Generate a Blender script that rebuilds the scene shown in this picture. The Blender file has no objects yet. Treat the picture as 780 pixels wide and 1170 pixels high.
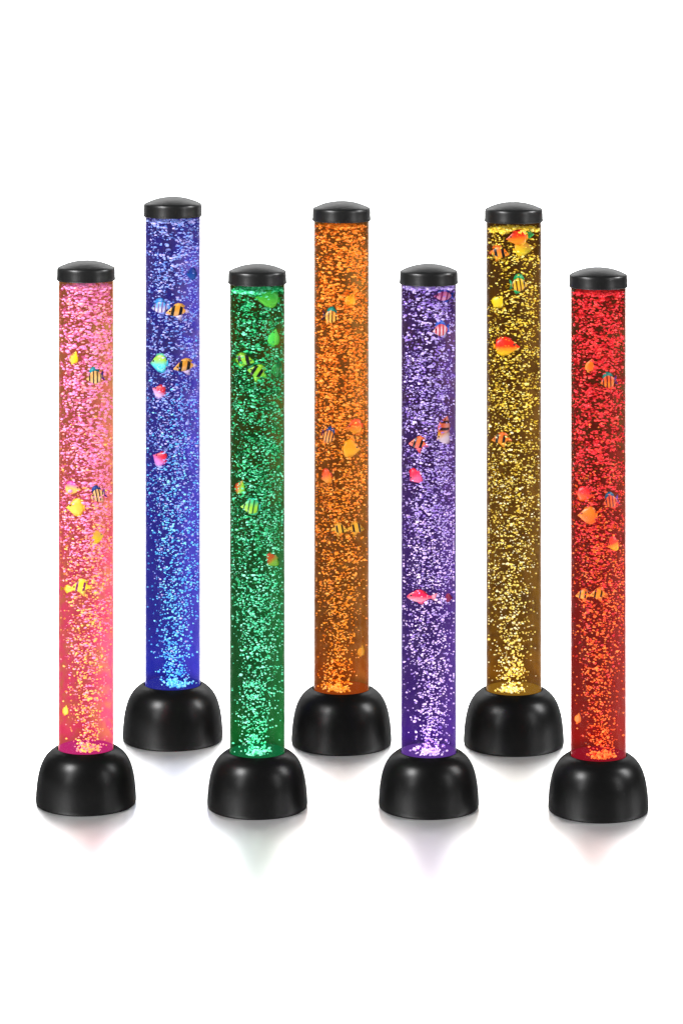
import bpy, bmesh, math, random
import numpy as np
from mathutils import Vector, Matrix

random.seed(7)
rng = np.random.default_rng(11)
S = bpy.context.scene
C = S.collection
MM = 0.001

# ------------------------------------------------------------------ camera geometry
D0, CAMH = 3600.0, 1000.0          # mm: distance of the front row, camera height
CX, HORIZON = 390.0, -82.0         # picture column of the camera axis, picture row of the horizon (780 x 1170 frame)


def lin(c):
    return tuple(((v / 255) / 12.92 if v / 255 <= 0.04045 else ((v / 255 + 0.055) / 1.055) ** 2.4) for v in c) + (1.0,)


# ------------------------------------------------------------------ object helpers
def link(o, parent=None):
    C.objects.link(o)
    if parent is not None:
        o.parent = parent
    return o


def empty(name, loc, label, cat, group=None):
    o = bpy.data.objects.new(name, None)
    o.empty_display_size = 0.02
    o.location = loc
    o['label'] = label
    o['category'] = cat
    if group:
        o['group'] = group
    return link(o)


def mesh_from_bm(name, bm, smooth=True):
    me = bpy.data.meshes.new(name)
    bm.normal_update()
    bm.to_mesh(me)
    bm.free()
    if smooth:
        me.polygons.foreach_set('use_smooth', [True] * len(me.polygons))
    return me


def obj(name, me, mat, parent=None):
    if mat is not None:
        me.materials.clear()
        me.materials.append(mat)
    return link(bpy.data.objects.new(name, me), parent)


def lathe(profile, seg=96, close_top=False, close_bottom=False, a0=0.0, a1=2 * math.pi):
    """profile: list of (r, z) in mm -> bmesh in metres"""
    bm = bmesh.new()
    full = abs((a1 - a0) - 2 * math.pi) < 1e-6
    n = seg if full else seg + 1
    rings = []
    for r, z in profile:
        rings.append([bm.verts.new((r * MM * math.cos(a0 + (a1 - a0) * i / seg), r * MM * math.sin(a0 + (a1 - a0) * i / seg), z * MM)) for i in range(n)])
    for a, b in zip(rings, rings[1:]):
        for i in range(seg):
            j = (i + 1) % n
            bm.faces.new((a[i], a[j], b[j], b[i]))
    if close_top:
        bm.faces.new(rings[-1])
    if close_bottom:
        bm.faces.new(list(reversed(rings[0])))
    return bm


def smooth_profile(pts, n=40):
    """Catmull-Rom through the points"""
    P = [np.array(p, float) for p in pts]
    P = [2 * P[0] - P[1]] + P + [2 * P[-1] - P[-2]]
    out = []
    per = max(2, n // (len(pts) - 1))
    for i in range(1, len(P) - 2):
        for k in range(per):
            t = k / per
            a, b, c, d = P[i - 1], P[i], P[i + 1], P[i + 2]
            out.append(tuple(0.5 * ((2 * b) + (c - a) * t + (2 * a - 5 * b + 4 * c - d) * t * t + (3 * b - a - 3 * c + d) * t ** 3)))
    out.append(tuple(P[-2]))
    return out


# ------------------------------------------------------------------ materials
def new_mat(name):
    m = bpy.data.materials.new(name)
    m.use_nodes = True
    nt = m.node_tree
    for n in list(nt.nodes):
        nt.nodes.remove(n)
    out = nt.nodes.new('ShaderNodeOutputMaterial')
    return m, nt, out


def N(nt, kind, **kw):
    n = nt.nodes.new(kind)
    for k, v in kw.items():
        if k in n.inputs:
            n.inputs[k].default_value = v
        else:
            setattr(n, k, v)
    return n


def black_plastic(name, rough, base, spec):
    m, nt, out = new_mat(name)
    tc = N(nt, 'ShaderNodeTexCoord')
    no = N(nt, 'ShaderNodeTexNoise', Scale=2600.0, Detail=2.0)
    no2 = N(nt, 'ShaderNodeTexNoise', Scale=45.0, Detail=4.0)
    nt.links.new(tc.outputs['Object'], no.inputs['Vector'])
    nt.links.new(tc.outputs['Object'], no2.inputs['Vector'])
    bu = N(nt, 'ShaderNodeBump', Strength=0.05, Distance=0.0002)
    nt.links.new(no.outputs['Fac'], bu.inputs['Height'])
    di = N(nt, 'ShaderNodeBsdfDiffuse')
    cr = N(nt, 'ShaderNodeMix', data_type='RGBA')
    cr.inputs['A'].default_value = (base * 0.8,) * 3 + (1,)
    cr.inputs['B'].default_value = (base * 1.2,) * 3 + (1,)
    nt.links.new(no2.outputs['Fac'], cr.inputs['Factor'])
    nt.links.new(cr.outputs['Result'], di.inputs['Color'])
    gl = N(nt, 'ShaderNodeBsdfGlossy', Color=(1, 1, 1, 1))
    mr = N(nt, 'ShaderNodeMapRange')
    mr.inputs['To Min'].default_value = rough - 0.04
    mr.inputs['To Max'].default_value = rough + 0.04
    nt.links.new(no2.outputs['Fac'], mr.inputs['Value'])
    nt.links.new(mr.outputs['Result'], gl.inputs['Roughness'])
    nt.links.new(bu.outputs['Normal'], gl.inputs['Normal'])
    fr = N(nt, 'ShaderNodeFresnel', IOR=1.3)
    fa = N(nt, 'ShaderNodeMath', operation='MULTIPLY_ADD')
    fa.inputs[1].default_value = 0.025
    fa.inputs[2].default_value = spec
    nt.links.new(fr.outputs[0], fa.inputs[0])
    mx = N(nt, 'ShaderNodeMixShader')
    nt.links.new(fa.outputs[0], mx.inputs[0])
    nt.links.new(di.outputs[0], mx.inputs[1])
    nt.links.new(gl.outputs[0], mx.inputs[2])
    nt.links.new(mx.outputs[0], out.inputs['Surface'])
    return m


def clear_acrylic():
    m, nt, out = new_mat('clear_acrylic')
    tr = N(nt, 'ShaderNodeBsdfTransparent', Color=(0.97, 0.97, 0.97, 1))
    gl = N(nt, 'ShaderNodeBsdfGlossy', Roughness=0.12)
    fr = N(nt, 'ShaderNodeFresnel', IOR=1.2)
    mul = N(nt, 'ShaderNodeMath', operation='MULTIPLY')
    mul.inputs[1].default_value = 0.35
    nt.links.new(fr.outputs['Fac'], mul.inputs[0])
    mx = N(nt, 'ShaderNodeMixShader')
    nt.links.new(mul.outputs[0], mx.inputs[0])
    nt.links.new(tr.outputs[0], mx.inputs[1])
    nt.links.new(gl.outputs[0], mx.inputs[2])
    nt.links.new(mx.outputs[0], out.inputs['Surface'])
    return m


def glow_film_mat(name, top, bottom, patch):
    """added rear film: glow of the lit water painted in, graded by height, cloudy"""
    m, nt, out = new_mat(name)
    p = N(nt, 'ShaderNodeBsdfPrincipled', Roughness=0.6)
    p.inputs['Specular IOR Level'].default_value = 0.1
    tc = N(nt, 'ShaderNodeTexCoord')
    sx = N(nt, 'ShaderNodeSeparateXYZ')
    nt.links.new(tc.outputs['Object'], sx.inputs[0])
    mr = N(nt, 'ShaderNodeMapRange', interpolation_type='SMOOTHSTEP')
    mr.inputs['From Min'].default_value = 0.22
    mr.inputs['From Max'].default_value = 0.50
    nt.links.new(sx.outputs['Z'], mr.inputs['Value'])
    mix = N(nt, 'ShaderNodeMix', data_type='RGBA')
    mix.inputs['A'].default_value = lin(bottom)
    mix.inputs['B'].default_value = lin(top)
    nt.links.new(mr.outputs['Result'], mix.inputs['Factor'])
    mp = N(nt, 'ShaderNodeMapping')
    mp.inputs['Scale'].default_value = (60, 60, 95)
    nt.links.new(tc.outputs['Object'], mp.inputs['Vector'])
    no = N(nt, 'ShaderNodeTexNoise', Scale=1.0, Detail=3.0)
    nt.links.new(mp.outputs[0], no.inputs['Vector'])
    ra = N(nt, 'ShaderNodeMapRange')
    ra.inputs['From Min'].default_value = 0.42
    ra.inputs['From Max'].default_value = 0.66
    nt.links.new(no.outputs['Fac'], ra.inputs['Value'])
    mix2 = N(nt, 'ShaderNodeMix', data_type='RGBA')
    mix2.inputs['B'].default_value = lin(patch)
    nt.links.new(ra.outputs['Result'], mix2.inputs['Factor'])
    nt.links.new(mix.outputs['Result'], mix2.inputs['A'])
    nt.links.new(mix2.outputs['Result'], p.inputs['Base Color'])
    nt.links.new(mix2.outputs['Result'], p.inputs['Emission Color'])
    p.inputs['Emission Strength'].default_value = 0.3  # self-glow standing in for LED-lit water
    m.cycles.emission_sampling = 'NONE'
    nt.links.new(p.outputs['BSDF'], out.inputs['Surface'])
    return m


def bubble_mat(name, col, glow):  # LED light on the bubbles put into their colour and emission
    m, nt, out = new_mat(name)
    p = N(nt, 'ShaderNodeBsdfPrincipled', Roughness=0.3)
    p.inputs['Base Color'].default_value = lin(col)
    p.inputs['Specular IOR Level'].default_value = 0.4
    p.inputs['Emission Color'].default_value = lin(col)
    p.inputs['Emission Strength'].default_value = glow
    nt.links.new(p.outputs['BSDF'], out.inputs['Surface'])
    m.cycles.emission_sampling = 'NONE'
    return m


def glow_mat(name, col, strength):
    m, nt, out = new_mat(name)
    e = N(nt, 'ShaderNodeEmission', Color=lin(col), Strength=strength)
    nt.links.new(e.outputs[0], out.inputs['Surface'])
    return m


_fish_mats = {}


def fish_dye(c):
    return tuple(v * 0.74 for v in lin(c)[:3]) + (1.0,)


def fish_mat(top, bottom, stripe=None, freq=0.0, thr=0.3, phase=0.0, split=0.0, glow=0.12, spots=None):
    """body paint: two colours along the height, vertical bands along the length (local units: body length 1)"""
    key = (top, bottom, stripe, freq, thr, phase, split, spots)
    if key in _fish_mats:
        return _fish_mats[key]
    m, nt, out = new_mat('fish_paint')
    p = N(nt, 'ShaderNodeBsdfPrincipled', Roughness=0.35)
    p.inputs['Specular IOR Level'].default_value = 0.4
    tc = N(nt, 'ShaderNodeTexCoord')
    sx = N(nt, 'ShaderNodeSeparateXYZ')
    nt.links.new(tc.outputs['Object'], sx.inputs[0])
    no = N(nt, 'ShaderNodeTexNoise', Scale=7.0, Detail=3.0)
    nt.links.new(tc.outputs['Object'], no.inputs['Vector'])
    zz = N(nt, 'ShaderNodeMath', operation='MULTIPLY_ADD')
    zz.inputs[1].default_value = 0.22
    nt.links.new(no.outputs['Fac'], zz.inputs[0])
    nt.links.new(sx.outputs['Z'], zz.inputs[2])
    mr = N(nt, 'ShaderNodeMapRange')
    mr.inputs['From Min'].default_value = split - 0.06
    mr.inputs['From Max'].default_value = split + 0.26
    nt.links.new(zz.outputs[0], mr.inputs['Value'])
    mix = N(nt, 'ShaderNodeMix', data_type='RGBA')
    mix.inputs['A'].default_value = fish_dye(bottom)
    mix.inputs['B'].default_value = fish_dye(top)
    nt.links.new(mr.outputs['Result'], mix.inputs['Factor'])
    col = mix.outputs['Result']
    if stripe:
        ma = N(nt, 'ShaderNodeMath', operation='MULTIPLY_ADD')
        ma.inputs[1].default_value = freq
        ma.inputs[2].default_value = phase
        nt.links.new(sx.outputs['X'], ma.inputs[0])
        # bands lean and waver a little
        mz = N(nt, 'ShaderNodeMath', operation='MULTIPLY_ADD')
        mz.inputs[1].default_value = freq * 0.16
        nt.links.new(zz.outputs[0], mz.inputs[0])
        nt.links.new(ma.outputs[0], mz.inputs[2])
        si = N(nt, 'ShaderNodeMath', operation='SINE')
        nt.links.new(mz.outputs[0], si.inputs[0])
        st = N(nt, 'ShaderNodeMapRange')
        st.inputs['From Min'].default_value = thr - 0.12
        st.inputs['From Max'].default_value = thr + 0.12
        nt.links.new(si.outputs[0], st.inputs['Value'])
        m2 = N(nt, 'ShaderNodeMix', data_type='RGBA')
        nt.links.new(st.outputs['Result'], m2.inputs['Factor'])
        nt.links.new(col, m2.inputs['A'])
        m2.inputs['B'].default_value = fish_dye(stripe)
        col = m2.outputs['Result']
    if spots:
        vo = N(nt, 'ShaderNodeTexVoronoi', Scale=7.0)
        nt.links.new(tc.outputs['Object'], vo.inputs['Vector'])
        sr = N(nt, 'ShaderNodeMapRange')
        sr.inputs['From Min'].default_value = 0.26
        sr.inputs['From Max'].default_value = 0.16
        nt.links.new(vo.outputs['Distance'], sr.inputs['Value'])
        m3 = N(nt, 'ShaderNodeMix', data_type='RGBA')
        nt.links.new(sr.outputs['Result'], m3.inputs['Factor'])
        nt.links.new(col, m3.inputs['A'])
        m3.inputs['B'].default_value = fish_dye(spots)
        col = m3.outputs['Result']
    nt.links.new(col, p.inputs['Base Color'])
    nt.links.new(col, p.inputs['Emission Color'])
    p.inputs['Emission Strength'].default_value = glow
    nt.links.new(p.outputs['BSDF'], out.inputs['Surface'])
    m.cycles.emission_sampling = 'NONE'
    _fish_mats[key] = m
    return m


def floor_mats():
    m, nt, out = new_mat('polished_white_acrylic')
    # white body under a polished coat with a finely hazed surface: a narrow and a wide gloss
    di = N(nt, 'ShaderNodeBsdfDiffuse', Color=(0.8, 0.8, 0.8, 1))
    g1 = N(nt, 'ShaderNodeBsdfGlossy', Color=(0.97, 0.97, 0.97, 1), Roughness=FLOOR_R1)
    g2 = N(nt, 'ShaderNodeBsdfGlossy', Color=(0.97, 0.97, 0.97, 1), Roughness=FLOOR_R2)
    m1 = N(nt, 'ShaderNodeMixShader', Fac=FLOOR_WIDE)
    mx = N(nt, 'ShaderNodeMixShader', Fac=FLOOR_GLOSS)
    nt.links.new(g1.outputs[0], m1.inputs[1])
    nt.links.new(g2.outputs[0], m1.inputs[2])
    nt.links.new(di.outputs[0], mx.inputs[1])
    nt.links.new(m1.outputs[0], mx.inputs[2])
    nt.links.new(mx.outputs[0], out.inputs['Surface'])
    w, nt, out = new_mat('white_paper')
    di = N(nt, 'ShaderNodeBsdfDiffuse', Color=(0.9, 0.9, 0.9, 1))
    nt.links.new(di.outputs[0], out.inputs['Surface'])
    return m, w


FLOOR_R1, FLOOR_R2, FLOOR_WIDE, FLOOR_GLOSS = 0.40, 0.47, 0.80, 0.975

# ------------------------------------------------------------------ setting: one white sweep
fm, wm = floor_mats()
bm = bmesh.new()
prof = [(-1.6, 0.0), (0.0, 0.0), (1.7, 0.0)]
for k in range(1, 13):
    a = k / 12 * math.pi / 2
    prof.append((1.7 + 0.7 * math.sin(a), 0.7 - 0.7 * math.cos(a)))
prof.append((2.4, 3.6))
W = 3.6
rows = [[bm.verts.new((x, y, z)) for x in (-W, W)] for y, z in prof]
for i, (a, b) in enumerate(zip(rows, rows[1:])):
    f = bm.faces.new((a[0], a[1], b[1], b[0]))
    f.material_index = 0 if i < 2 else 1
me = mesh_from_bm('floor', bm, smooth=False)
me.materials.append(fm)
me.materials.append(wm)
fl = link(bpy.data.objects.new('floor', me))
fl['kind'] = 'structure'
fl['label'] = 'seamless white glossy surface that sweeps up behind the lamps'

# ------------------------------------------------------------------ lamp meshes shared by all seven
base_plastic = black_plastic('satin_black_plastic', 0.31, 0.0025, 0.012)
cap_plastic = black_plastic('cap_black_plastic', 0.33, 0.006, 0.028)
acrylic = clear_acrylic()

TR = 31.9                                     # tube radius
Z0, Z1 = 60.0, 604.0                          # tube from inside the base to inside the cap
bp = smooth_profile([(57.0, 2.0), (57.3, 5), (56.6, 17), (55.3, 28), (53.2, 38), (50.0, 47), (45.0, 55), (39.0, 60.5), (34.6, 63.2)], 48)
bp = [(55.6, 0.0), (56.6, 0.6)] + bp + [(33.6, 63.7), (32.8, 63.5), (32.3, 62.0), (32.3, 56.0), (29.5, 55.5)]
base_me = mesh_from_bm('base', lathe(bp, 128, close_top=True, close_bottom=True))
cp = [(32.2, 597.5), (32.9, 597.2), (33.5, 597.7), (33.6, 598.8), (33.25, 601.0), (33.15, 608.0), (33.05, 610.0), (32.6, 611.3), (31.8, 612.1)]
for k in range(1, 15):
    r_ = 31.8 * (1 - k / 15)
    cp.append((r_, 612.1 + 7.6 * (1 - (r_ / 31.8) ** 2.2)))
cp.append((0.4, 619.7))
cap_me = mesh_from_bm('cap', lathe(cp, 128, close_top=True))
tube_me = mesh_from_bm('tube', lathe([(TR, Z0), (TR, Z1)], 128))
# added film with the painted water glow: rear 210 degrees (camera looks along +y)
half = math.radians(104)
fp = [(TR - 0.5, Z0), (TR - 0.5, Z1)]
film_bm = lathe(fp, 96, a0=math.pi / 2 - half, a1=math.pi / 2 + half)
film_me0 = mesh_from_bm('painted_glow_film', film_bm)
disc_me0 = mesh_from_bm('light_disc', lathe([(31.1, 58.0), (31.1, 63.8), (30.8, 64.3), (1.0, 64.8)], 96, close_top=True))

# unit bubble: octahedron split once
_bm = bmesh.new()
_o = [(1, 0, 0), (-1, 0, 0), (0, 1, 0), (0, -1, 0), (0, 0, 1), (0, 0, -1)]
_v = [_bm.verts.new(p) for p in _o]
for a in (0, 1):
    for b in (2, 3):
        for c in (4, 5):
            _bm.faces.new((_v[a], _v[b], _v[c]))
bmesh.ops.recalc_face_normals(_bm, faces=_bm.faces)
bmesh.ops.subdivide_edges(_bm, edges=_bm.edges, cuts=1, use_grid_fill=True)
bmesh.ops.triangulate(_bm, faces=_bm.faces)
for v in _bm.verts:
    v.co.normalize()
_bm.verts.index_update()
UV_ = np.array([v.co[:] for v in _bm.verts])
UF_ = np.array([[v.index for v in f.verts] for f in _bm.faces])
_bm.free()


def bubbles_mesh(pos, rad, matidx, mats):
    """pos (n,3) mm, rad (n,3) semi-axes mm: tangential, radial, vertical"""
    n = len(pos)
    nv, nf = len(UV_), len(UF_)
    phi = np.arctan2(pos[:, 1], pos[:, 0]) + math.pi / 2 + rng.normal(0, 0.25, n)
    roll = rng.normal(0, 0.15, n)
    V = UV_[None] * rad[:, None, :]
    V = V * (1 + rng.normal(0, 0.09, (n, nv, 1)))
    V[..., 2] += 0.12 * rng.normal(0, 1, (n, 1)) * (V[..., 0] ** 2) / np.maximum(rad[:, None, 0], 0.3)   # bowed
    cr, sr = np.cos(roll)[:, None], np.sin(roll)[:, None]
    x, y, z = V[..., 0], V[..., 1], V[..., 2]
    x, z = x * cr - z * sr, x * sr + z * cr
    cp_, sp_ = np.cos(phi)[:, None], np.sin(phi)[:, None]
    x, y = x * cp_ - y * sp_, x * sp_ + y * cp_
    V = np.stack([x, y, z], -1) + pos[:, None, :]
    rr = np.hypot(V[..., 0], V[..., 1])
    k = np.minimum(1.0, 30.9 / np.maximum(rr, 1e-6))
    V[..., 0] *= k
    V[..., 1] *= k
    V = (V * MM).reshape(-1, 3)
    F = (UF_[None] + (np.arange(n) * nv)[:, None, None]).reshape(-1, 3)
    me = bpy.data.meshes.new('bubbles')
    me.vertices.add(len(V))
    me.vertices.foreach_set('co', V.ravel())
    me.loops.add(F.size)
    me.loops.foreach_set('vertex_index', F.ravel().astype(np.int32))
    me.polygons.add(len(F))
    me.polygons.foreach_set('loop_start', np.arange(0, F.size, 3, dtype=np.int32))
    me.polygons.foreach_set('material_index', np.repeat(matidx, nf).astype(np.int32))
    me.polygons.foreach_set('use_smooth', np.ones(len(F), dtype=bool))
    for m in mats:
        me.materials.append(m)
    me.update(calc_edges=True)
    me.validate()
    return me


def value_noise(p, cell, seed):
    """cheap smooth 3-D noise for clumping the bubbles"""
    r = np.random.default_rng(seed)
    G = r.random((48, 48, 128))
    q = p / cell + 7.0
    i = np.floor(q).astype(int)
    f = q - i
    f = f * f * (3 - 2 * f)
    out = 0
    for dx in (0, 1):
        for dy in (0, 1):
            for dz in (0, 1):
                w = (f[:, 0] if dx else 1 - f[:, 0]) * (f[:, 1] if dy else 1 - f[:, 1]) * (f[:, 2] if dz else 1 - f[:, 2])
                out = out + w * G[(i[:, 0] + dx) % 48, (i[:, 1] + dy) % 48, (i[:, 2] + dz) % 128]
    return out


ZB, ZT = 66.0, 592.0


def make_bubbles(P, seed):
    global rng
    rng = np.random.default_rng(seed)
    # --- streaky flattened bubbles in the upper water
    n = P['n_up'] * 4
    z = ZB + (ZT - ZB) * rng.random(n)
    t = (z - ZB) / (ZT - ZB)
    a = rng.random(n) * 2 * math.pi
    r = 30.5 * rng.random(n) ** 0.33
    pos = np.stack([r * np.cos(a), r * np.sin(a), z], -1)
    hw = 13 + 20 * np.clip(t / 0.5, 0, 1) ** 0.8                   # the plume widens as it rises
    off = P['plume_x'] + 3 * np.sin(t * 17 + seed)
    inside = 1 / (1 + np.exp((np.abs(pos[:, 0] - off) - hw) / 2.2))
    inside = np.where(t > 0.5, 1, inside + 0.05)
    dens = np.clip((t - 0.06) / 0.42, 0.12, 1) * inside
    no = value_noise(pos * np.array([1, 0.25, 1]), np.array([13.0, 40.0, 7.0]), seed) * 0.6 + value_noise(pos, np.array([30.0, 60.0, 16.0]), seed + 5) * 0.4
    dens *= np.clip((no - 0.15) / 0.40, 0.3, 1.0)
    keep = rng.random(n) < dens
    pos, t = pos[keep], t[keep]
    n = len(pos)
    ax = np.exp(rng.normal(math.log(P['size']), 0.28, n)) * (0.62 + 0.42 * t)
    bz = ax * np.exp(rng.normal(math.log(0.41), 0.15, n))
    rad = np.stack([ax, np.minimum(ax, bz * 1.3), np.maximum(bz, 0.42)], -1)
    idx = rng.choice(3, n, p=P['mixup'])
    # high up the pieces keep the upper glow colours; low down more and more of the plume ones
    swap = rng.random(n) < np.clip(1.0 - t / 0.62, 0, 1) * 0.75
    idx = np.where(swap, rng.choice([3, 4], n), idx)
    # --- fine bright bubbles of the plume
    m = P['n_plume']
    tp = rng.beta(1.0, 1.9, m) * 0.75
    zp = ZB - 0.6 + (ZT - ZB) * tp
    hwp = 14 + 23 * np.clip(tp / 0.5, 0, 1) ** 0.8
    xp = np.clip(P['plume_x'] + 3 * np.sin(tp * 17 + seed) + rng.normal(0, 0.56, m) * hwp, -28.5, 28.5)
    yr = np.sqrt(np.maximum(29 ** 2 - xp ** 2, 1))
    yp = np.where(tp < 0.05, (2 * rng.random(m) - 1) * yr, np.clip(rng.normal(0, 0.6, m) * hwp, -yr, yr))
    posp = np.stack([xp, yp, zp], -1)
    axp = np.exp(rng.normal(math.log(1.0), 0.26, m))
    radp = np.stack([axp * 1.15, axp * 0.9, axp * 0.68], -1)
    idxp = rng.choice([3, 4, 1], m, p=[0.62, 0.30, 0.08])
    # --- bubbles just leaving the jets
    k = 110
    xj = np.clip(P['plume_x'] + rng.normal(0, 7.5, k), -27, 27)
    yj = -np.sqrt(28.5 ** 2 - xj ** 2) * rng.random(k) ** 0.6
    zj = ZB - 0.8 + 5 * rng.random(k) ** 2
    posp = np.concatenate([posp, np.stack([xj, yj, zj], -1)])
    axj = np.exp(rng.normal(math.log(1.15), 0.22, k))
    radp = np.concatenate([radp, np.stack([axj * 1.1, axj * 0.9, axj * 0.8], -1)])
    idxp = np.concatenate([idxp, rng.choice([3, 4], k)])
    # --- foam at the water line
    q = P['foam']
    af = rng.random(q) * 2 * math.pi
    rf = 30.3 * np.sqrt(rng.random(q))
    posf = np.stack([rf * np.cos(af), rf * np.sin(af), P['foam_z'] + rng.normal(0, 1.1, q)], -1)
    axf = np.exp(rng.normal(math.log(1.7), 0.3, q))
    radf = np.stack([axf, axf * 0.8, axf * 0.5], -1)
    idxf = rng.choice([0, 1, 2], q, p=[0.6, 0.25, 0.15])
    return np.concatenate([pos, posp, posf]), np.concatenate([rad, radp, radf]), np.concatenate([idx, idxp, idxf])


LAMPS = {
    # cx, y of the lowest point of the base in the picture, painted glow colours and bubbles
    'pink': dict(cx=98.5, yb=934, film=((160, 118, 70), (198, 80, 112), (184, 110, 88)), up=((248, 148, 202), (244, 160, 164), (236, 130, 190)),
                 plume=((252, 192, 96), (248, 140, 150)), ring=(250, 24, 150), led=(255, 90, 150), led_w=0.008, n_up=1978, size=1.99, n_plume=977, plume_x=3, foam=160, foam_z=590, mixup=(.55, .25, .2)),
    'blue': dict(cx=197.5, yb=860, film=((80, 68, 136), (54, 50, 142), (62, 54, 148)), up=((150, 166, 238), (180, 170, 232), (112, 150, 230)),
                 plume=((86, 182, 245), (140, 222, 252)), ring=(44, 56, 205), led=(70, 150, 255), n_up=1548, size=1.47, n_plume=1150, plume_x=4, foam=120, foam_z=592, mixup=(.5, .2, .3)),
    'green': dict(cx=294, yb=938, film=((72, 70, 24), (24, 80, 38), (30, 84, 42)), up=((42, 186, 116), (104, 220, 170), (22, 146, 78)),
                  plume=((88, 222, 168), (150, 240, 208)), ring=(20, 160, 96), led=(60, 255, 170), n_up=1720, size=1.52, n_plume=1092, plume_x=0, foam=420, foam_z=590, mixup=(.45, .3, .25)),
    'orange': dict(cx=390, yb=865, film=((124, 94, 44), (118, 74, 26), (132, 90, 38)), up=((246, 138, 36), (250, 154, 54), (226, 118, 30)),
                   plume=((255, 150, 30), (255, 182, 80)), ring=(226, 72, 20), led=(255, 120, 20), n_up=1892, size=1.90, n_plume=1092, plume_x=-4, foam=120, foam_z=591, mixup=(.5, .25, .25)),
    'purple': dict(cx=489.5, yb=938, film=((80, 54, 86), (66, 40, 108), (74, 50, 108)), up=((184, 160, 232), (146, 110, 204), (214, 194, 246)),
                   plume=((216, 182, 250), (242, 214, 250)), ring=(150, 92, 226), led=(190, 110, 255), n_up=1806, size=1.52, n_plume=1150, plume_x=2, foam=360, foam_z=593, mixup=(.45, .3, .25)),
    'yellow': dict(cx=586.5, yb=866, film=((84, 58, 24), (112, 78, 24), (92, 62, 22)), up=((236, 202, 62), (246, 228, 124), (206, 166, 34)),
                   plume=((250, 222, 106), (255, 246, 196)), ring=(206, 146, 44), led=(255, 210, 80), n_up=1419, size=1.47, n_plume=1092, plume_x=-4, foam=480, foam_z=588, mixup=(.5, .25, .25)),
    'red': dict(cx=683, yb=942, film=((88, 62, 34), (124, 34, 30), (118, 40, 32)), up=((234, 46, 56), (242, 66, 54), (208, 34, 44)),
                plume=((246, 88, 28), (252, 128, 52)), ring=(206, 14, 54), led=(255, 50, 40), n_up=1892, size=1.85, n_plume=1035, plume_x=3, foam=300, foam_z=591, mixup=(.5, .25, .25)),
}
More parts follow.
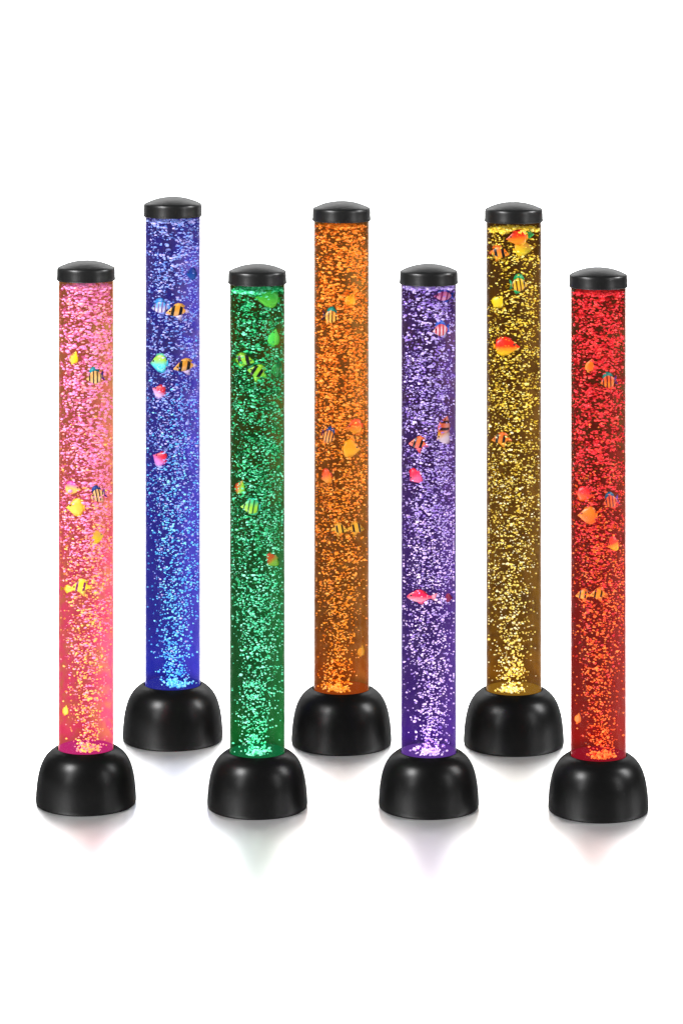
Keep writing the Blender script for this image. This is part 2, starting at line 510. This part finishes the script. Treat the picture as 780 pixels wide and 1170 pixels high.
# lamp, picture x, y, width, height, kind, facing (+1 snout to the right), roll deg, paint, label
L_ = [
    ('pink', 87, 408, 10, 17, 'round', 1, 75, 'brightyellow', 'slim yellow fish turned on end, topmost in the pink tube'),
    ('pink', 109, 431, 21, 19, 'capped', -1, 10, 'peachstripe_teal', 'striped peach fish with a teal back in the upper pink tube'),
    ('pink', 85, 558, 21, 15, 'round', 1, -8, 'pinktop_yellow', 'pale orange fish with a magenta back, just above a plain yellow one'),
    ('pink', 112, 566, 19, 19, 'capped', -1, 18, 'peachstripe_blue', 'striped peach fish with a dark blue back halfway down the pink tube'),
    ('pink', 87, 580, 23, 20, 'round', -1, 0, 'yellow', 'plain yellow round fish halfway down the pink tube'),
    ('pink', 114, 613, 14, 14, 'round', 1, 10, 'brightyellow', 'bright lemon yellow fish alone at the right of the pink tube'),
    ('pink', 74, 673, 16, 12, 'long', 1, 0, 'yellow', 'yellow fish against the left wall of the pink tube, beside a banded one'),
    ('pink', 93, 671, 24, 17, 'banded', -1, 0, 'yellow_purpleband', 'yellow fish with two dark purple bands in the pink tube'),
    ('pink', 76, 811, 8, 13, 'round', 1, 80, 'yellow', 'tiny orange yellow fish near the bottom of the pink tube'),
    ('blue', 176, 351, 24, 17, 'capped', -1, 5, 'bluewhite', 'pale blue and white striped fish at the left of the blue tube'),
    ('blue', 202, 356, 26, 17, 'banded', -1, 0, 'gold_black_lilac', 'gold and black banded fish, upper of two in the blue tube'),
    ('blue', 176, 415, 23, 22, 'round', -1, 0, 'cyan_lime', 'cyan and lime round fish at the left of the blue tube'),
    ('blue', 210, 419, 27, 17, 'banded', -1, 4, 'gold_black_lilac', 'gold and black banded fish, lower of two in the blue tube'),
    ('blue', 179, 447, 18, 17, 'round', -1, -25, 'redtop_lilac', 'lilac fish with a speckled red back below the cyan one in the blue tube'),
    ('blue', 178, 524, 18, 19, 'round', -1, -30, 'magenta_lilac', 'red and magenta fish, lowest in the blue tube'),
    ('blue', 223, 313, 14, 14, 'round', -1, 0, 'darkblue', 'dark blue fish at the right wall, topmost in the blue tube'),
    ('green', 313, 341, 31, 20, 'round', -1, -8, 'lime', 'big plain green fish just under the cap of the green tube'),
    ('green', 318, 385, 14, 22, 'round', 1, 80, 'lime', 'slim plain green fish on end at the right of the green tube'),
    ('green', 277, 412, 27, 16, 'banded', 1, 0, 'lime_black', 'lime fish with black bands at the left of the green tube, upper of two'),
    ('green', 293, 425, 23, 18, 'banded', -1, -24, 'lime_black', 'lime fish with black bands in the middle of the green tube, lower of two'),
    ('green', 317, 424, 15, 13, 'capped', -1, 0, 'lime_stripe', 'faint green striped fish at the right wall of the green tube'),
    ('green', 271, 556, 13, 18, 'round', 1, 70, 'rust_lime', 'small lime fish with a rust top at the left of the green tube'),
    ('green', 286, 579, 24, 19, 'round', -1, 0, 'lime_teal', 'yellow green striped fish with teal fins in the green tube'),
    ('green', 317, 641, 15, 18, 'round', -1, 40, 'rust_lime', 'green fish with an orange top at the right of the green tube, lowest there'),
    ('orange', 401, 342, 13, 16, 'round', 1, 60, 'amber', 'plain amber fish tilted on end, topmost in the orange tube'),
    ('orange', 379, 362, 20, 19, 'capped', 1, -10, 'amberstripe_teal', 'striped amber fish with a teal back in the upper orange tube'),
    ('orange', 404, 488, 21, 17, 'round', -1, 8, 'amber_red', 'red orange fish just above a plain amber one in the orange tube'),
    ('orange', 376, 499, 18, 20, 'capped', 1, -20, 'amberstripe_blue', 'striped amber fish with a dark blue back in the orange tube'),
    ('orange', 402, 513, 23, 20, 'round', 1, -4, 'amber', 'plain amber round fish halfway down the orange tube'),
    ('orange', 372, 545, 15, 18, 'round', -1, 20, 'amber_red', 'small red topped fish at the left of the orange tube, below the blue backed one'),
    ('orange', 389, 605, 18, 14, 'banded', 1, 0, 'amber_black', 'amber fish with dark bands in the lower orange tube, left of two'),
    ('orange', 408, 604, 20, 15, 'banded', 1, 0, 'amber_black', 'amber fish with dark bands in the lower orange tube, right of two'),
    ('orange', 414, 743, 9, 14, 'round', 1, 80, 'amber', 'tiny amber fish on end near the bottom of the orange tube'),
    ('purple', 508, 338, 24, 14, 'capped', -1, 0, 'pinkblue', 'pink fish with blue fins just under the cap of the purple tube'),
    ('purple', 502, 377, 20, 18, 'capped', -1, 8, 'rosewhite_blue', 'rose and white striped fish with blue fins in the purple tube'),
    ('purple', 517, 485, 14, 24, 'round', 1, 75, 'orange_dark', 'orange and dark fish on end at the right wall of the purple tube'),
    ('purple', 507, 499, 18, 20, 'round', -1, 25, 'yellow_white', 'white fish with a yellow back in the purple tube'),
    ('purple', 476, 507, 22, 17, 'banded', -1, -8, 'coral_black', 'coral fish with black bands at the left of the purple tube'),
    ('purple', 472, 545, 16, 19, 'round', -1, 40, 'crimson', 'small crimson fish at the left of the purple tube'),
    ('purple', 475, 682, 33, 20, 'long', -1, 0, 'crimson_pink', 'large crimson and pink fish with a wide tail, lowest in the purple tube'),
    ('purple', 514, 683, 10, 10, 'round', 1, 0, 'maroon', 'dim maroon fish at the right wall of the purple tube'),
    ('yellow', 588, 272, 26, 18, 'round', -1, 6, 'redorange', 'red orange fish just under the cap of the yellow tube'),
    ('yellow', 604, 268, 12, 9, 'round', 1, 0, 'greenfin', 'small green fish just under the cap of the yellow tube'),
    ('yellow', 600, 284, 28, 16, 'round', 1, 8, 'goldgreen', 'gold fish with greenish spots below the red orange one in the yellow tube'),
    ('yellow', 571, 289, 24, 17, 'banded', 1, 0, 'orange_black', 'orange fish with broad black bands in the upper yellow tube'),
    ('yellow', 592, 325, 21, 20, 'capped', 1, 0, 'goldstripe_green', 'gold striped fish with a green back and tail in the yellow tube'),
    ('yellow', 563, 344, 14, 17, 'round', 1, 55, 'gold', 'plain gold fish at the left wall of the yellow tube'),
    ('yellow', 579, 396, 32, 21, 'round', 1, 0, 'red_gold', 'large red fish with a gold belly in the yellow tube'),
    ('yellow', 570, 502, 23, 15, 'banded', -1, 0, 'orange_black', 'small orange fish with black bands, lowest in the yellow tube'),
    ('red', 672, 417, 10, 17, 'round', 1, 75, 'orange', 'slim plain orange fish on end, topmost in the red tube'),
    ('red', 692, 436, 20, 18, 'capped', -1, 10, 'orangestripe_teal', 'striped orange fish with a teal back in the upper red tube'),
    ('red', 668, 565, 22, 17, 'round', 1, -8, 'scarlet', 'scarlet fish just above a plain orange one in the red tube'),
    ('red', 695, 573, 19, 18, 'capped', -1, 14, 'orangestripe_blue', 'striped orange fish with a blue back halfway down the red tube'),
    ('red', 669, 589, 24, 20, 'round', -1, 0, 'orange', 'plain orange round fish halfway down the red tube'),
    ('red', 698, 622, 15, 17, 'round', -1, 20, 'red_yellow', 'small red fish with a yellow belly at the right of the red tube'),
    ('red', 661, 680, 18, 14, 'banded', -1, 0, 'orange_darkband', 'orange fish with a dark band against the left wall of the red tube'),
    ('red', 680, 679, 20, 14, 'banded', -1, 0, 'orange_darkband', 'orange fish with a dark band near the middle of the red tube'),
    ('red', 659, 820, 8, 13, 'round', 1, 80, 'orange', 'tiny orange fish on end near the bottom of the red tube'),
]

def clear_of_fish(name, s, depth, pos):
    """bubbles rise round the fish: hardly any right in front of one"""
    keep = np.ones(len(pos), bool)
    for lamp, px, py, w, h, *_ in L_:
        if lamp != name:
            continue
        zf = (CAMH - (py - HORIZON) * (depth - 22 * s) / D0) / s
        xf = max(-29 + w / 2, min(29 - w / 2, px - LAMPS[name]['cx']))
        hit = (((pos[:, 0] - xf) / (w * 0.52)) ** 2 + ((pos[:, 2] - zf) / (h * 0.52)) ** 2 < 1) & (pos[:, 1] < 4)
        keep &= ~(hit & (np.random.default_rng(px).random(len(pos)) < 0.82))
    return keep


PLACE = {}
for li, (name, P) in enumerate(LAMPS.items()):
    # the lowest point of the base is R nearer than its centre: solve its depth on the ground, then the size the lamp has there
    s = 1.0
    for _ in range(6):
        near = D0 * CAMH / (P['yb'] - 1.0 - HORIZON)
        depth = near + 56.0 * s
        s = depth / D0
    x = (P['cx'] - CX) * depth / D0
    loc = Vector((x * MM, (depth - D0) * MM, 0))
    root = empty('bubble_lamp', loc, {
        'pink': 'tall pink bubble lamp on a black dome base, front row, beside the blue one',
        'blue': 'tall blue bubble lamp on a black dome base, behind the pink and green ones',
        'green': 'tall green bubble lamp on a black dome base, front row',
        'orange': 'tall orange bubble lamp on a black dome base, behind the green and purple ones',
        'purple': 'tall purple bubble lamp on a black dome base, front row',
        'yellow': 'tall golden yellow bubble lamp on a black dome base, behind the purple and red ones',
        'red': 'tall red bubble lamp on a black dome base, front row, beside the yellow one'}[name], 'bubble lamp', 'tall bubble lamps with black bases and caps')
    root.scale = (s, s, s)
    root.rotation_euler.z = -math.atan2(x, depth)         # film turned to the rear as seen from the middle
    PLACE[name] = (loc, s, depth)
    b = link(bpy.data.objects.new('base', base_me), root)
    if not base_me.materials:
        base_me.materials.append(base_plastic)
        cap_me.materials.append(cap_plastic)
        tube_me.materials.append(acrylic)
    link(bpy.data.objects.new('cap', cap_me), root)
    tube = link(bpy.data.objects.new('tube', tube_me), root)
    tube['label'] = 'clear tube of %s water' % name
    f = obj('painted_glow_film', film_me0.copy(), glow_film_mat('painted_lit_water_' + name, *P['film']), tube)
    f['label'] = '%s water glow painted on an added backing film' % name
    obj('light_disc', disc_me0.copy(), glow_mat('lit_disc_' + name, [(a + b) / 2 for a, b in zip(P['ring'], P['film'][1])], 0.75), root)
    pos, rad, idx = make_bubbles(P, 40 + li)
    kp = clear_of_fish(name, s, depth, pos)
    pos, rad, idx = pos[kp], rad[kp], idx[kp]
    mats = [bubble_mat('bubble_' + name, c, 0.22) for c in P['up']] + [bubble_mat('bubble_lit_' + name, c, 0.36) for c in P['plume']]  # plume bubbles carry the stronger painted LED glow
    bo = link(bpy.data.objects.new('bubbles', bubbles_mesh(pos, rad, idx, mats)), tube)
    bo['kind'] = 'stuff'
    # the LED in the base, shining up the tube
    ld = bpy.data.lights.new('led', 'AREA')
    ld.shape = 'DISK'
    ld.size = 0.036
    ld.energy = P.get('led_w', 0.02)
    ld.color = lin(P['led'])[:3]
    lo = link(bpy.data.objects.new('led', ld))
    lo.location = loc + Vector((0, 0, 0.0656 * s))
    lo.rotation_euler = (math.pi, 0, 0)


# ------------------------------------------------------------------ fish
def fish_body_bm(h_prof, thick, n=18, ring=12):
    """body along x from the tail (-0.5) to the snout (+0.5); h_prof(u) -> (top, bottom)"""
    bm = bmesh.new()
    rings = []
    for i in range(n + 1):
        u = i / n
        x = -0.5 + u
        top, bot = h_prof(u)
        mid, hh = (top + bot) / 2, (top - bot) / 2
        tk = thick * (hh / 0.45) ** 0.7 if hh > 0 else 0.001
        rings.append([bm.verts.new((x, tk * math.cos(a), mid + hh * math.sin(a))) for a in [2 * math.pi * k / ring for k in range(ring)]])
    for a, b in zip(rings, rings[1:]):
        for k in range(ring):
            j = (k + 1) % ring
            bm.faces.new((a[k], b[k], b[j], a[j]))
    bm.faces.new(rings[0])
    bm.faces.new(list(reversed(rings[-1])))
    bmesh.ops.recalc_face_normals(bm, faces=bm.faces)
    return bm


def plate_bm(pts, th=0.05):
    """a fin: outline in x/z, thin at the rim, thicker in the middle"""
    bm = bmesh.new()
    cx = sum(p[0] for p in pts) / len(pts)
    cz = sum(p[1] for p in pts) / len(pts)
    rim = [bm.verts.new((x, 0, z)) for x, z in pts]
    A = bm.verts.new((cx, -th, cz))
    B = bm.verts.new((cx, th, cz))
    for i in range(len(rim)):
        j = (i + 1) % len(rim)
        bm.faces.new((rim[i], rim[j], A))
        bm.faces.new((rim[j], rim[i], B))
    bmesh.ops.recalc_face_normals(bm, faces=bm.faces)
    return bm


def interp(tab):
    xs = [t[0] for t in tab]
    def f(u):
        return tuple(float(np.interp(u, xs, [t[k] for t in tab])) for k in (1, 2))
    return f


def ripple(pts, k=0.02):
    return [(x + random.uniform(-k, k), z + random.uniform(-k, k)) for x, z in pts]


FISH = {}


def fish_kind(name, prof, thick, fins, eye):
    d = {'body': mesh_from_bm('body', fish_body_bm(interp(prof), thick))}
    for fname, pts in fins.items():
        d[fname] = mesh_from_bm(fname, plate_bm(pts))
    e = bmesh.new()
    bmesh.ops.create_uvsphere(e, u_segments=10, v_segments=8, radius=0.05)
    bmesh.ops.scale(e, vec=(1, 0.7, 1), verts=e.verts)
    d['eye'] = mesh_from_bm('eye', e)
    FISH[name] = (d, eye)


# round butterfly-like fish with a pointed snout
fish_kind('round', [(0, .16, -.14), (.04, .26, -.24), (.12, .37, -.35), (.26, .46, -.43), (.42, .47, -.45), (.58, .41, -.39), (.72, .29, -.28), (.84, .15, -.16), (.93, .05, -.07), (1, .02, -.04)], .14,
          {'tail_fin': [(-.46, .10), (-.54, .16), (-.61, .17), (-.59, .04), (-.59, -.06), (-.61, -.16), (-.54, -.15), (-.46, -.10)],
           'dorsal_fin': [(.18, .40), (.06, .49), (-.10, .53), (-.28, .52), (-.42, .44), (-.50, .30), (-.46, .18), (-.2, .36), (.0, .42)],
           'ventral_fin': [(.10, -.40), (-.02, -.47), (-.18, -.51), (-.34, -.48), (-.46, -.34), (-.45, -.18), (-.2, -.34)]}, (.27, .12, .10))
# small striped fish under a high dorsal cap
fish_kind('capped', [(0, .07, -.09), (.08, .16, -.18), (.2, .31, -.32), (.38, .40, -.42), (.55, .38, -.40), (.7, .27, -.31), (.83, .13, -.18), (.93, .04, -.09), (1, .0, -.05)], .14,
          {'tail_fin': [(-.42, .10), (-.55, .24), (-.66, .30), (-.62, .10), (-.56, .0), (-.60, -.14), (-.66, -.34), (-.52, -.26), (-.42, -.10)],
           'dorsal_fin': [(.30, .24), (.26, .40), (.14, .55), (-.04, .63), (-.22, .58), (-.36, .42), (-.40, .24), (-.22, .30), (.0, .34), (.16, .30)],
           'ventral_fin': [(.08, -.36), (-.06, -.50), (-.24, -.55), (-.36, -.40), (-.32, -.22), (-.1, -.36)]}, (.29, .08, .10))
# banded fish with long fins hanging and trailing
fish_kind('banded', [(0, .10, -.04), (.08, .20, -.12), (.22, .36, -.22), (.4, .44, -.30), (.58, .40, -.32), (.72, .28, -.27), (.84, .12, -.20), (.93, .0, -.15), (1, -.06, -.13)], .13,
          {'tail_fin': [(-.42, .14), (-.54, .16), (-.66, .06), (-.72, -.12), (-.62, -.08), (-.54, -.16), (-.48, -.10), (-.42, -.04)],
           'dorsal_fin': [(.12, .36), (.04, .50), (-.14, .58), (-.34, .52), (-.48, .36), (-.38, .22), (-.2, .34), (.0, .40)],
           'ventral_fin': [(.06, -.26), (-.04, -.42), (-.16, -.58), (-.30, -.62), (-.28, -.42), (-.36, -.26), (-.26, -.16)]}, (.30, .02, .09))
# long fish with a real tail
fish_kind('long', [(0, .07, -.07), (.1, .10, -.10), (.24, .19, -.20), (.42, .30, -.28), (.6, .33, -.29), (.75, .28, -.25), (.88, .17, -.17), (.96, .08, -.10), (1, .02, -.05)], .14,
          {'tail_fin': [(-.46, .08), (-.60, .20), (-.74, .26), (-.68, .08), (-.66, -.04), (-.74, -.22), (-.60, -.18), (-.46, -.08)],
           'dorsal_fin': [(.24, .26), (.12, .40), (-.06, .42), (-.26, .30), (-.34, .12), (-.15, .20), (.05, .28)],
           'ventral_fin': [(.10, -.26), (.02, -.38), (-.12, -.44), (-.20, -.34), (-.30, -.16), (-.1, -.22)]}, (.33, .08, .11))

eye_mat = fish_mat((12, 12, 14), (12, 12, 14), glow=0.0)

# paints: (body material args), dorsal, tail, ventral
Y = (250, 214, 30)
PAINT = {
    'yellow': (dict(top=(246, 190, 60), bottom=(246, 200, 60)), (252, 205, 60), (250, 200, 50), (250, 220, 40)),
    'peachstripe_teal': (dict(top=(245, 190, 110), bottom=(250, 215, 140), stripe=(40, 34, 40), freq=26, thr=.5), (16, 138, 150), (70, 30, 120), (245, 170, 130)),
    'peachstripe_blue': (dict(top=(240, 190, 120), bottom=(250, 200, 140), stripe=(40, 34, 60), freq=28, thr=.45), (14, 70, 150), (88, 30, 130), (245, 170, 130)),
    'pinktop_yellow': (dict(top=(240, 80, 170), bottom=(250, 190, 90), split=.16), (232, 70, 170), (232, 80, 170), (250, 180, 90)),
    'brightyellow': (dict(top=(246, 190, 70), bottom=(248, 212, 30)), (248, 180, 90), (250, 210, 60), (252, 228, 20)),
    'yellow_purpleband': (dict(top=(250, 214, 50), bottom=(250, 214, 60), stripe=(130, 16, 90), freq=15.7, thr=.5, phase=-1.06), (250, 210, 60), (250, 205, 70), (248, 190, 80)),
    'bluewhite': (dict(top=(70, 150, 225), bottom=(200, 200, 235), stripe=(120, 90, 150), freq=30, thr=.35), (60, 140, 220), (70, 150, 225), (120, 140, 230)),
    'gold_black_lilac': (dict(top=(222, 150, 50), bottom=(226, 170, 110), stripe=(16, 14, 20), freq=15.7, thr=.3, phase=-1.06), (225, 160, 70), (200, 180, 225), (205, 185, 230)),
    'cyan_lime': (dict(top=(150, 210, 70), bottom=(70, 205, 225), split=.02, spots=(190, 220, 60)), (110, 210, 170), (60, 190, 230), (80, 200, 235)),
    'redtop_lilac': (dict(top=(205, 36, 60), bottom=(200, 170, 225), split=-.02, spots=(235, 150, 170)), (205, 40, 60), (190, 70, 120), (190, 165, 230)),
    'magenta_lilac': (dict(top=(215, 24, 60), bottom=(200, 120, 200), split=.0), (220, 30, 50), (210, 20, 110), (175, 170, 230)),
    'darkblue': (dict(top=(20, 60, 150), bottom=(30, 90, 180)), (20, 50, 150), (24, 60, 160), (26, 70, 170)),
    'lime': (dict(top=(84, 226, 84), bottom=(110, 232, 70), spots=(70, 200, 70)), (76, 220, 90), (84, 226, 84), (120, 230, 70)),
    'lime_black': (dict(top=(140, 195, 40), bottom=(120, 200, 50), stripe=(6, 10, 6), freq=15.7, thr=.1, phase=-1.06), (130, 190, 40), (90, 200, 60), (120, 195, 50)),
    'lime_stripe': (dict(top=(70, 190, 90), bottom=(60, 180, 80), stripe=(16, 110, 50), freq=34, thr=.2), (60, 190, 100), (50, 180, 110), (60, 185, 90)),
    'rust_lime': (dict(top=(190, 80, 24), bottom=(130, 190, 50), split=.02), (180, 66, 22), (150, 150, 40), (120, 195, 60)),
    'lime_teal': (dict(top=(60, 195, 130), bottom=(150, 205, 50), stripe=(30, 90, 40), freq=24, thr=.5, split=.16), (30, 180, 150), (60, 195, 170), (70, 200, 140)),
    'amber': (dict(top=(250, 160, 30), bottom=(252, 180, 40)), (250, 170, 30), (250, 160, 40), (252, 180, 50)),
    'amber_red': (dict(top=(250, 96, 40), bottom=(250, 160, 40), split=-.02), (248, 80, 40), (248, 70, 40), (250, 150, 40)),
    'amber_black': (dict(top=(255, 190, 50), bottom=(255, 196, 60), stripe=(30, 8, 4), freq=15.7, thr=.5, phase=-1.06), (255, 180, 50), (255, 190, 60), (255, 180, 50)),
    'amberstripe_teal': (dict(top=(250, 160, 60), bottom=(252, 180, 70), stripe=(40, 30, 20), freq=26, thr=.45), (14, 136, 120), (60, 24, 60), (250, 150, 50)),
    'amberstripe_blue': (dict(top=(250, 150, 60), bottom=(252, 170, 80), stripe=(40, 26, 40), freq=28, thr=.45), (14, 74, 140), (90, 26, 90), (250, 140, 60)),
    'pinkblue': (dict(top=(240, 120, 175), bottom=(250, 165, 205), stripe=(150, 30, 100), freq=20, thr=.5), (40, 80, 190), (50, 90, 200), (60, 90, 200)),
    'rosewhite_blue': (dict(top=(215, 80, 90), bottom=(240, 200, 215), stripe=(210, 60, 70), freq=26, thr=.1, split=.2), (40, 90, 200), (44, 90, 205), (190, 180, 230)),
    'orange_dark': (dict(top=(228, 96, 60), bottom=(240, 150, 130), stripe=(60, 10, 20), freq=15.7, thr=.3, phase=-1.06), (226, 90, 50), (240, 140, 120), (235, 150, 150)),
    'yellow_white': (dict(top=(240, 160, 40), bottom=(240, 215, 225), split=.06), (240, 170, 40), (240, 200, 200), (240, 205, 215)),
    'coral_black': (dict(top=(240, 110, 60), bottom=(236, 100, 90), stripe=(20, 6, 14), freq=15.7, thr=.35, phase=-1.06), (240, 110, 60), (220, 90, 130), (230, 90, 100)),
    'crimson': (dict(top=(238, 30, 70), bottom=(248, 90, 140)), (240, 30, 60), (245, 80, 130), (250, 90, 140)),
    'crimson_pink': (dict(top=(240, 30, 80), bottom=(250, 170, 190), split=-.10, spots=(255, 200, 210)), (232, 20, 60), (248, 150, 170), (245, 90, 130)),
    'maroon': (dict(top=(150, 20, 70), bottom=(160, 26, 90)), (150, 20, 70), (140, 20, 80), (150, 20, 80)),
    'redorange': (dict(top=(240, 50, 20), bottom=(250, 140, 20), split=.0, spots=(252, 150, 30)), (240, 40, 20), (250, 150, 20), (250, 170, 20)),
    'greenfin': (dict(top=(20, 150, 60), bottom=(30, 160, 60)), (16, 140, 60), (20, 150, 60), (60, 160, 50)),
    'goldgreen': (dict(top=(250, 180, 40), bottom=(240, 210, 30), spots=(170, 190, 50)), (250, 160, 50), (248, 190, 30), (245, 210, 30)),
    'orange_black': (dict(top=(240, 116, 24), bottom=(245, 150, 30), stripe=(12, 8, 6), freq=15.7, thr=.3, phase=-1.06), (238, 110, 30), (235, 110, 50), (245, 160, 40)),
    'goldstripe_green': (dict(top=(220, 180, 40), bottom=(240, 180, 40), stripe=(90, 50, 10), freq=26, thr=.4), (14, 148, 80), (16, 150, 90), (20, 160, 90)),
    'gold': (dict(top=(240, 206, 20), bottom=(230, 200, 30)), (240, 205, 20), (235, 200, 30), (235, 205, 30)),
    'red_gold': (dict(top=(238, 40, 16), bottom=(250, 190, 20), split=-.12, spots=(250, 160, 30)), (236, 36, 20), (248, 170, 20), (250, 200, 20)),
    'orange': (dict(top=(250, 120, 26), bottom=(252, 110, 20)), (250, 120, 26), (250, 130, 20), (252, 110, 30)),
    'scarlet': (dict(top=(248, 40, 46), bottom=(250, 84, 26), split=.0), (246, 36, 50), (248, 60, 40), (250, 90, 20)),
    'orangestripe_teal': (dict(top=(246, 90, 40), bottom=(250, 130, 30), stripe=(90, 20, 30), freq=26, thr=.45), (14, 118, 104), (90, 30, 110), (248, 80, 40)),
    'orangestripe_blue': (dict(top=(244, 90, 50), bottom=(246, 110, 40), stripe=(120, 24, 50), freq=28, thr=.45), (10, 86, 120), (90, 40, 140), (246, 70, 50)),
    'red_yellow': (dict(top=(250, 60, 40), bottom=(252, 180, 30), split=-.06), (246, 40, 50), (250, 80, 40), (252, 190, 20)),
    'orange_darkband': (dict(top=(255, 140, 30), bottom=(255, 150, 34), stripe=(50, 6, 4), freq=15.7, thr=.55, phase=-1.06), (248, 100, 20), (250, 110, 24), (248, 110, 30)),
}

for lamp, px, py, w, h, kind, face, roll, paint, label in L_:
    loc, s, depth = PLACE[lamp]
    P = LAMPS[lamp]
    d, eye = FISH[kind]
    cosr, sinr = abs(math.cos(math.radians(roll))), abs(math.sin(math.radians(roll)))
    # size: body length and height that give this picture size when rolled
    bl, bh = (w, h) if abs(roll) < 45 else (h, w)
    Lx = bl / 1.22 * 1.06
    Lz = bh / 1.0
    dx = px - P['cx']
    halfw = (Lx * 0.62 * cosr + Lz * 0.5 * sinr)
    dx = max(-(28.6 - halfw), min(28.6 - halfw, dx))
    az = 0.45 * math.asin(dx / 29)
    yy = -math.sqrt(28.9 ** 2 - (abs(dx) + halfw * math.cos(az)) ** 2) + 1.6
    yy = max(yy, -25.5)
    # height on the axis column of the picture for that depth
    dep = depth + yy * s
    z = CAMH - (py - HORIZON) * dep / D0
    root = empty('fish', (loc.x + dx * s * MM, loc.y + yy * s * MM, z * MM), label, 'fish', 'small plastic fish in the bubble lamps')
    root.rotation_euler = (0, math.radians(-roll if face > 0 else roll), az + (0 if face > 0 else math.pi))
    root.rotation_mode = 'XYZ'
    root.scale = (Lx * MM * s, 0.85 * min(Lx, Lz) * MM * s * 0.8, Lz * MM * s)
    body, dors, tail, vent = PAINT[paint]
    def part(name, mat, me=None):
        o = link(bpy.data.objects.new(name, d[name]), root)
        if not d[name].materials:
            d[name].materials.append(mat)
        o.material_slots[0].link = 'OBJECT'
        o.material_slots[0].material = mat
        return o
    part('body', fish_mat(**body))
    part('dorsal_fin', fish_mat(dors, dors))
    part('tail_fin', fish_mat(tail, tail))
    part('ventral_fin', fish_mat(vent, vent))
    for sgn in (-1, 1):
        o = part('eye', eye_mat)
        o.location = (eye[0], sgn * eye[2], eye[1])

# ------------------------------------------------------------------ light
wd = bpy.data.worlds.new('World')
S.world = wd
wd.use_nodes = True
bg = wd.node_tree.nodes.get('Background') or wd.node_tree.nodes.new('ShaderNodeBackground')
bg.inputs['Color'].default_value = (0.9, 0.95, 1.0, 1)
bg.inputs['Strength'].default_value = 0.05


def area(name, loc, target, sx, sy, radiance, spread=180):
    ld = bpy.data.lights.new(name, 'AREA')
    ld.shape = 'RECTANGLE'
    ld.size, ld.size_y = sx, sy
    ld.energy = radiance * math.pi * sx * sy
    ld.spread = math.radians(spread)
    o = link(bpy.data.objects.new(name, ld))
    o.location = loc
    o.rotation_euler = (Vector(target) - Vector(loc)).to_track_quat('-Z', 'Y').to_euler()
    return o


# two lamps on the backdrop, hung above the picture
area('backdrop_lamp', (-1.1, 0.9, 2.3), (-0.9, 2.4, 1.7), 1.6, 0.6, 50, 120)
area('backdrop_lamp', (1.1, 0.9, 2.3), (0.9, 2.4, 1.7), 1.6, 0.6, 50, 120)
# softboxes: two tall ones beside the camera, two higher ones
area('softbox', (-2.1, -2.2, 1.3), (0, 0, 0.45), 0.7, 1.3, 12)
area('softbox', (2.4, -1.8, 1.3), (0, 0, 0.45), 0.6, 1.3, 10)
area('softbox', (-1.75, -1.25, 1.95), (0, 0, 0.06), 0.7, 0.55, 100)
area('softbox', (2.5, -0.1, 1.75), (0, 0, 0.06), 0.5, 0.9, 68)

# ------------------------------------------------------------------ camera
cam = bpy.data.cameras.new('camera')
co = link(bpy.data.objects.new('camera', cam))
co.location = (0, -D0 * MM, CAMH * MM)
co.rotation_euler = (math.pi / 2, 0, 0)
cam.sensor_fit = 'VERTICAL'
cam.sensor_height = 36
cam.sensor_width = 24
cam.lens = 36 * D0 / 1170.0
cam.shift_y = -(585.0 - HORIZON) / 1170.0
cam.clip_start = 0.05
cam.clip_end = 100
S.camera = co
S.view_settings.view_transform = 'Standard'
S.view_settings.look = 'None'
S.view_settings.exposure = 0
S.view_settings.gamma = 1
S.cycles.max_bounces = 10
S.cycles.transparent_max_bounces = 16
